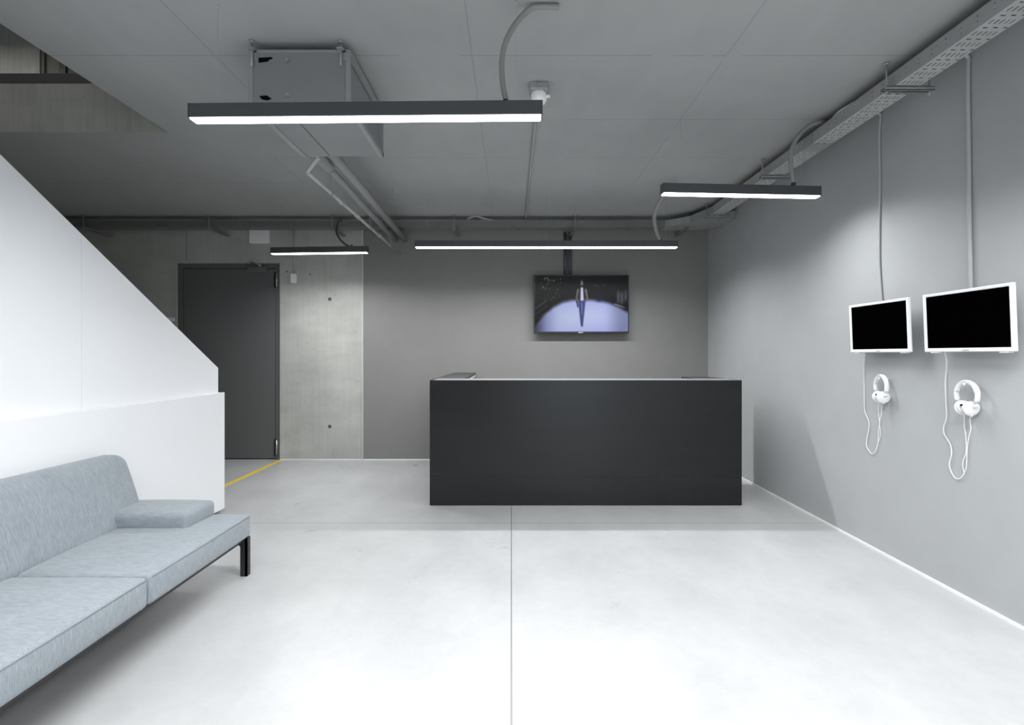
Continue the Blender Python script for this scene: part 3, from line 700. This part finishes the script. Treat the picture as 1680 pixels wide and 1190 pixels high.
# ------------------------------------------------------------------ white monitors on the right wall
def monitor(y0, y1, label):
    """y0 near end, y1 far end; the screen leans forward at its top"""
    W = y1-y0; H = .325; zb = 1.335; xf = 2.360
    t = empty('monitor', (xf, (y0+y1)/2, zb), label, 'monitor', 'white monitors on the right wall')
    tilt = math.radians(-2.2)
    R = Matrix.Translation((xf, 0, zb)) @ Matrix.Rotation(tilt, 4, 'Y') @ Matrix.Translation((-xf, 0, -zb))
    def T(o):
        o.data.transform(R); put(o, t); return o
    bz = .020
    b = MB()
    b.box((xf, y0, zb), (xf+.016, y0+bz, zb+H), .003, 2); b.box((xf, y1-bz, zb), (xf+.016, y1, zb+H), .003, 2)
    b.box((xf+.0004, y0+bz*.5, zb), (xf+.016, y1-bz*.5, zb+bz), .003, 2); b.box((xf+.0004, y0+bz*.5, zb+H-bz*.8), (xf+.016, y1-bz*.5, zb+H), .003, 2)
    T(b.build('bezel', M_WHITEPL))
    T(MB().box((xf+.004, y0+bz*.8, zb+bz*.8), (xf+.008, y1-bz*.8, zb+H-bz*.7)).build('screen', M_BLACKGLOSS))
    b = MB(); b.box((xf+.0165, y0+.05, zb+.03), (xf+.036, y1-.05, zb+H-.03), .008, 2); T(b.build('back_shell', M_WHITEPL))
    b = MB(); b.box((xf+.030, y0+.18, zb+.10), (XR-.0005, y1-.18, zb+.22)); ob = b.build('wall_bracket', M_WHITEPL); put(ob, t)
    for yy in (y0+.035, y1-.085): T(MB().box((xf+.003, yy, zb-.007), (xf+.030, yy+.05, zb-.0003), .003, 2).build('foot_pad', M_WHITEPL))
    b = MB(); ym = (y0+y1)/2
    for i in range(5): b.box((xf-.0012, ym-.02+i*.008, zb+.006), (xf-.0002, ym-.015+i*.008, zb+.011))
    T(b.build('logo', M_GREYPL))
    return t
monitor(3.030, 3.563, 'white-framed black monitor farther from the camera, left of the pair on the right wall')
monitor(2.398, 2.925, 'white-framed black monitor nearest the camera, at the right edge of the picture')

# conduits running down the wall to the monitors
def wallpt(px, py, dx=.012):
    x = XR-dx; Yv = x*FPX/(px-CX); return Vector((x, Yv, CAMZ-(py-CY)*Yv/FPX))
def conduit(label, pts, r, topy):
    pts = [wallpt(*p, dx=r+.001) for p in pts]
    top = pts[0]
    pre = [Vector((2.20, top.y, 2.895)), Vector((2.27, top.y, 2.932)), Vector((2.40, top.y, 2.936)), Vector((XR-r-.002, top.y, 2.915))]
    b = MB(); b.tube(smooth_path(pre+pts, 5), r, 10)
    return tag(b.build('wall_conduit', M_GREYPL), label, 'conduit', 'conduits down the right wall')
conduit('thin grey conduit down the right wall to the farther monitor', [(1444, 195), (1442.6, 230), (1443.5, 300), (1442.5, 380), (1443, 440), (1446.5, 492), (1447, 520)], .0075, 0)
conduit('thicker grey conduit down the right wall to the nearest monitor', [(1588, 110), (1588, 150), (1589.5, 260), (1590.5, 360), (1592, 440), (1593, 500)], .0105, 0)

# ------------------------------------------------------------------ headphones with their leads
def headphones(yc, zt_, label, rot):
    """hang from a peg at (yc, zt_); band in a plane near the wall; cups meet at the bottom"""
    xc = XR-.043
    t = empty('headphones', (xc, yc, zt_), label, 'headphones', 'white headphones hanging on the right wall')
    R = Matrix.Translation((xc, yc, 0)) @ Matrix.Rotation(math.radians(rot), 4, 'Z')
    def T(o): o.data.transform(R); put(o, t); return o
    # band: local x = out of wall(-) , local y = along wall
    hw, hh = .070, .118
    pts = []
    for i in range(25):
        a = math.radians(-28+ (180+56)*i/24)
        yy = math.cos(a)*hw; zz = math.sin(a)
        zz = zt_-.010-hw*1.0 + (zz*hw*1.0 if zz > 0 else zz*hw*1.15)
        pts.append((0, yy, zz))
    b = MB(); b.tube(pts, 1.0, 12, flat=(.006, .014, (1, 0, 0))); T(b.build('headband', M_WHITEPL))
    pts2 = [(0, y*.88, (z-(zt_-.084))*.89+(zt_-.084)) for (_, y, z) in pts[4:-4]]
    b = MB(); b.tube(pts2, 1.0, 12, flat=(.006, .011, (1, 0, 0))); T(b.build('band_padding', simple('white_padding', (.74, .74, .75), .7)))
    for s in (-1, 1):
        a0 = Vector((0, s*.066, zt_-.084-.046)); a1 = Vector((0, s*.040, zt_-.150))
        b = MB(); b.tube([a0, (a0+a1)/2+Vector((0, s*.006, 0)), a1], 1.0, 10, flat=(.005, .010, (1, 0, 0))); T(b.build('yoke', M_WHITEPL))
        ax = Vector((0, s, -.22)).normalized(); c0 = Vector((0, s*.008, zt_-.150))
        b = MB(); b.lathe([(.012, .0), (.032, .001), (.037, .006), (.037, .012), (.032, .016)], c0, ax, 24); T(b.build('ear_pad', simple('white_cushion', (.72, .72, .73), .75)))
        b = MB(); b.lathe([(.030, .0155), (.037, .017), (.040, .022), (.038, .029), (.028, .035), (.009, .037)], c0, ax, 24); T(b.build('ear_cup', M_WHITEPL))
        b = MB(); b.lathe([(.0025, 0), (.0035, .006), (.0035, .014)], c0+Vector((0, s*.024, -.047)), (0, 0, 1), 8); T(b.build('strain_relief', M_WHITEPL))
    b = MB(); b.lathe([(.0045, 0), (.0055, .003), (.004, .010)], (-.024, -.001, zt_-.138), (-1, 0, 0), 12); T(b.build('gap_shade', M_HOLE))  # dark disc painting in the shade between the ear cups
    return t
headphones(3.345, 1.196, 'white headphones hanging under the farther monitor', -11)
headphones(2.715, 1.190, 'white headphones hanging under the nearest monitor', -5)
for yc, lb in ((3.345, 'small white wall peg holding the farther headphones'), (2.715, 'small white wall peg holding the nearest headphones')):
    z = 1.163
    tag(MB().lathe([(.007, 0), (.007, .003), (.0045, .005), (.0045, .055), (.006, .056), (.006, .060)], (XR, yc, z), (-1, 0, 0), 16).build('wall_peg', M_WHITEPL), lb, 'peg', 'pegs for the headphones')
def lead(label, strands):
    t = empty('headphone_lead', wallpt(*strands[0][0]), label, 'cable', 'headphone leads on the right wall')
    for nm, st_ in zip(('main_lead', 'ear_lead', 'ear_lead'), strands):
        pts = [wallpt(*p[:2], dx=(p[2] if len(p) > 2 else .008)) for p in st_]
        MB().tube(smooth_path(pts, 6), .0028 if nm == 'main_lead' else .0022, 8).build(nm, M_WHITEPL, t)
lead('thin white lead looping from the farther monitor to its headphones', [
    [(1420, 577, .07), (1418, 590, .05), (1417.5, 612), (1418, 640), (1418.5, 670), (1421, 681), (1425.5, 692), (1425, 706), (1422, 722), (1422, 732), (1426, 740), (1431.5, 745), (1437, 739), (1440.5, 727)],
    [(1440.5, 727), (1441, 710), (1443, 695), (1442, 683), (1441, 672), (1441.5, 655, .04)],
    [(1440.5, 727), (1444, 715), (1444, 704), (1443, 694), (1446, 678), (1447, 668), (1448, 655, .04)]])
lead('thin white lead looping from the nearest monitor to its headphones', [
    [(1550, 577, .07), (1553, 592, .05), (1552.5, 610), (1551, 630), (1552, 660), (1553, 685), (1548.5, 700), (1549, 712), (1555, 722), (1560, 732), (1561, 746), (1557.5, 762), (1561, 775), (1568, 785), (1576, 785), (1582, 777)],
    [(1582, 777), (1579.5, 765), (1580.5, 755), (1585, 742), (1584.5, 715), (1582, 700), (1582.5, 680), (1581, 672, .04)],
    [(1582, 777), (1585.5, 765), (1587, 735), (1590, 715), (1593, 703), (1591.5, 690), (1592, 674, .04)]])

# ------------------------------------------------------------------ sofa
t = empty('sofa', (-1.95, 1.8, 0), 'long low sofa in blue-grey woven fabric against the white stair panel', 'sofa')
def samp(a, b_, r, n):
    """sample positions denser at both ends"""
    xs_ = [0, .25, .5, .75, 1.0]; out = [a+r*(1-math.cos(math.pi/2*q))*1.0 for q in xs_]
    mid = [a+r+(b_-a-2*r)*i/n for i in range(1, n)]
    return out + mid + [b_-r*(1-math.cos(math.pi/2*q)) for q in xs_[::-1]]
def cushion(lo, hi, r, crown=.0, bulge=.0, name='cushion', mat=None, deform=None, n=10, mats=None, pinch=0):
    """rounded pillow box built from six grids"""
    lo, hi = Vector(lo), Vector(hi); c = (lo+hi)/2; h = (hi-lo)/2
    bm = bmesh.new(); cache = {}
    S = [samp(lo[i], hi[i], r, n if (hi[i]-lo[i]) > .25 else 4) for i in range(3)]
    def vert(p):
        k = tuple(round(v, 5) for v in p)
        if k in cache: return cache[k]
        q = Vector([max(lo[i]+r, min(hi[i]-r, p[i])) for i in range(3)])
        d = Vector(p)-q
        if d.length > 1e-9:
            m_ = max(abs(v) for v in d); d = d.normalized()*r if True else d
        w_ = q + d
        u = [(w_[i]-c[i])/h[i] for i in range(3)]
        f = lambda a, b2: (1-min(1, a*a))*(1-min(1, b2*b2))
        w2 = w_.copy()
        if w_.z > c.z: w2.z += crown*f(u[0], u[1])**.7 * ((w_.z-c.z)/h.z)
        w2.x += bulge*u[0]*f(u[1], u[2])**.6; w2.y += bulge*u[1]*f(u[0], u[2])**.6
        if deform: w2 = deform(w2, u)
        v = bm.verts.new(w2); cache[k] = v; return v
    for ax in range(3):
        a, b2 = [i for i in range(3) if i != ax]
        for side in (lo[ax], hi[ax]):
            for i in range(len(S[a])-1):
                for j in range(len(S[b2])-1):
                    ps = []
                    for (ii, jj) in ((i, j), (i+1, j), (i+1, j+1), (i, j+1)):
                        p = [0, 0, 0]; p[ax] = side; p[a] = S[a][ii]; p[b2] = S[b2][jj]; ps.append(vert(p))
                    if len(set(ps)) >= 3:
                        try:
                            f_ = bm.faces.new(list(dict.fromkeys(ps))); f_.smooth = True
                        except ValueError: pass
    bmesh.ops.recalc_face_normals(bm, faces=bm.faces)
    me = bpy.data.meshes.new(name); bm.to_mesh(me); bm.free()
    for m_ in (mats or [mat]): me.materials.append(m_)
    if mats:                                  # second material on the upright faces
        for p in me.polygons: p.material_index = 0 if abs(p.normal.z) > .62 else 1
    o = bpy.data.objects.new(name, me); COL.objects.link(o); put(o, t); return o
SX1, SX0 = -1.566, -2.36
ZS0, ZS1 = .229, .362
for (ya_, yb_) in ((2.217, 3.080), (1.347, 2.211), (.478, 1.341)):
    cu = cushion((SX0, ya_, ZS0), (SX1, yb_, ZS1), .022, crown=.014, bulge=.006, name='seat_cushion', mats=[M_FAB_H, M_FAB_V], n=12)
    s_ = MB(); zz = ZS1-.010
    s_.tube([(SX1+.0005, ya_+.015, zz), (SX1+.0045, (ya_+yb_)/2, zz+.002), (SX1+.0005, yb_-.015, zz)], .0016, 6)
    s_.build('seam', simple('seam_thread', (.22, .25, .27), .9), None).parent = cu
# backrest: leans back, rounded top
def lean(p, u):
    k = (p.z-.33)/(.737-.33); p.x += -.115*k
    thin = clamp(k)**2.2*.018; p.x += -thin*u[0]
    return p
for (ya_, yb_) in ((.53, 3.02),):
    cushion((-2.305, ya_, .33), (-2.135, yb_, .737), .055, crown=.010, bulge=.012, name='backrest', mat=M_FAB_V, deform=lean, n=16)
cushion((-2.30, 2.79, .352), (-1.775, 3.072, .450), .024, crown=.016, bulge=.006, name='armrest', mats=[M_FAB_H, M_FAB_H], n=8)
cushion((-2.30, .49, .352), (-1.775, .77, .450), .024, crown=.016, bulge=.006, name='armrest', mats=[M_FAB_H, M_FAB_H], n=8)
M_BLK = simple('black_steel_frame', (0.018, 0.018, 0.020), 0.42)
b = MB(); b.box((-1.618, .50, .208), (-1.592, 3.062, .228)); b.box((-2.33, .50, .203), (-2.30, 3.062, .228))
for yy in (.50, 1.33, 2.20, 3.03): b.box((-2.30, yy, .206), (-1.612, yy+.03, .228))
b.build('frame', M_BLK, t)
MB().box((-2.30, .52, .2285), (-1.62, 3.05, .2292)).build('underside', M_BLK, t)  # dark sheet added to deepen the shade below the sofa
for x, sgn in ((-1.572, -1), (-2.335, 1)):
    for yy, sy in ((3.043, 1), (.50, -1)):
        b = MB(); xa, xb = x, x+sgn*.012
        b.box((xa, yy, 0), (xb, yy+.040*1, .228)); b.box((xa, yy+(0.0 if sy > 0 else .030), 0), (x+sgn*.040, yy+(.008 if sy > 0 else .040), .228))
        yq = yy+(0.0 if sy > 0 else .032)
        b.prism([(x+sgn*.040, yq, .228), (x+sgn*.085, yq, .228), (x+sgn*.075, yq, .205), (x+sgn*.040, yq, .178)], (0, .008, 0))
        b.build('leg', M_BLK, t)
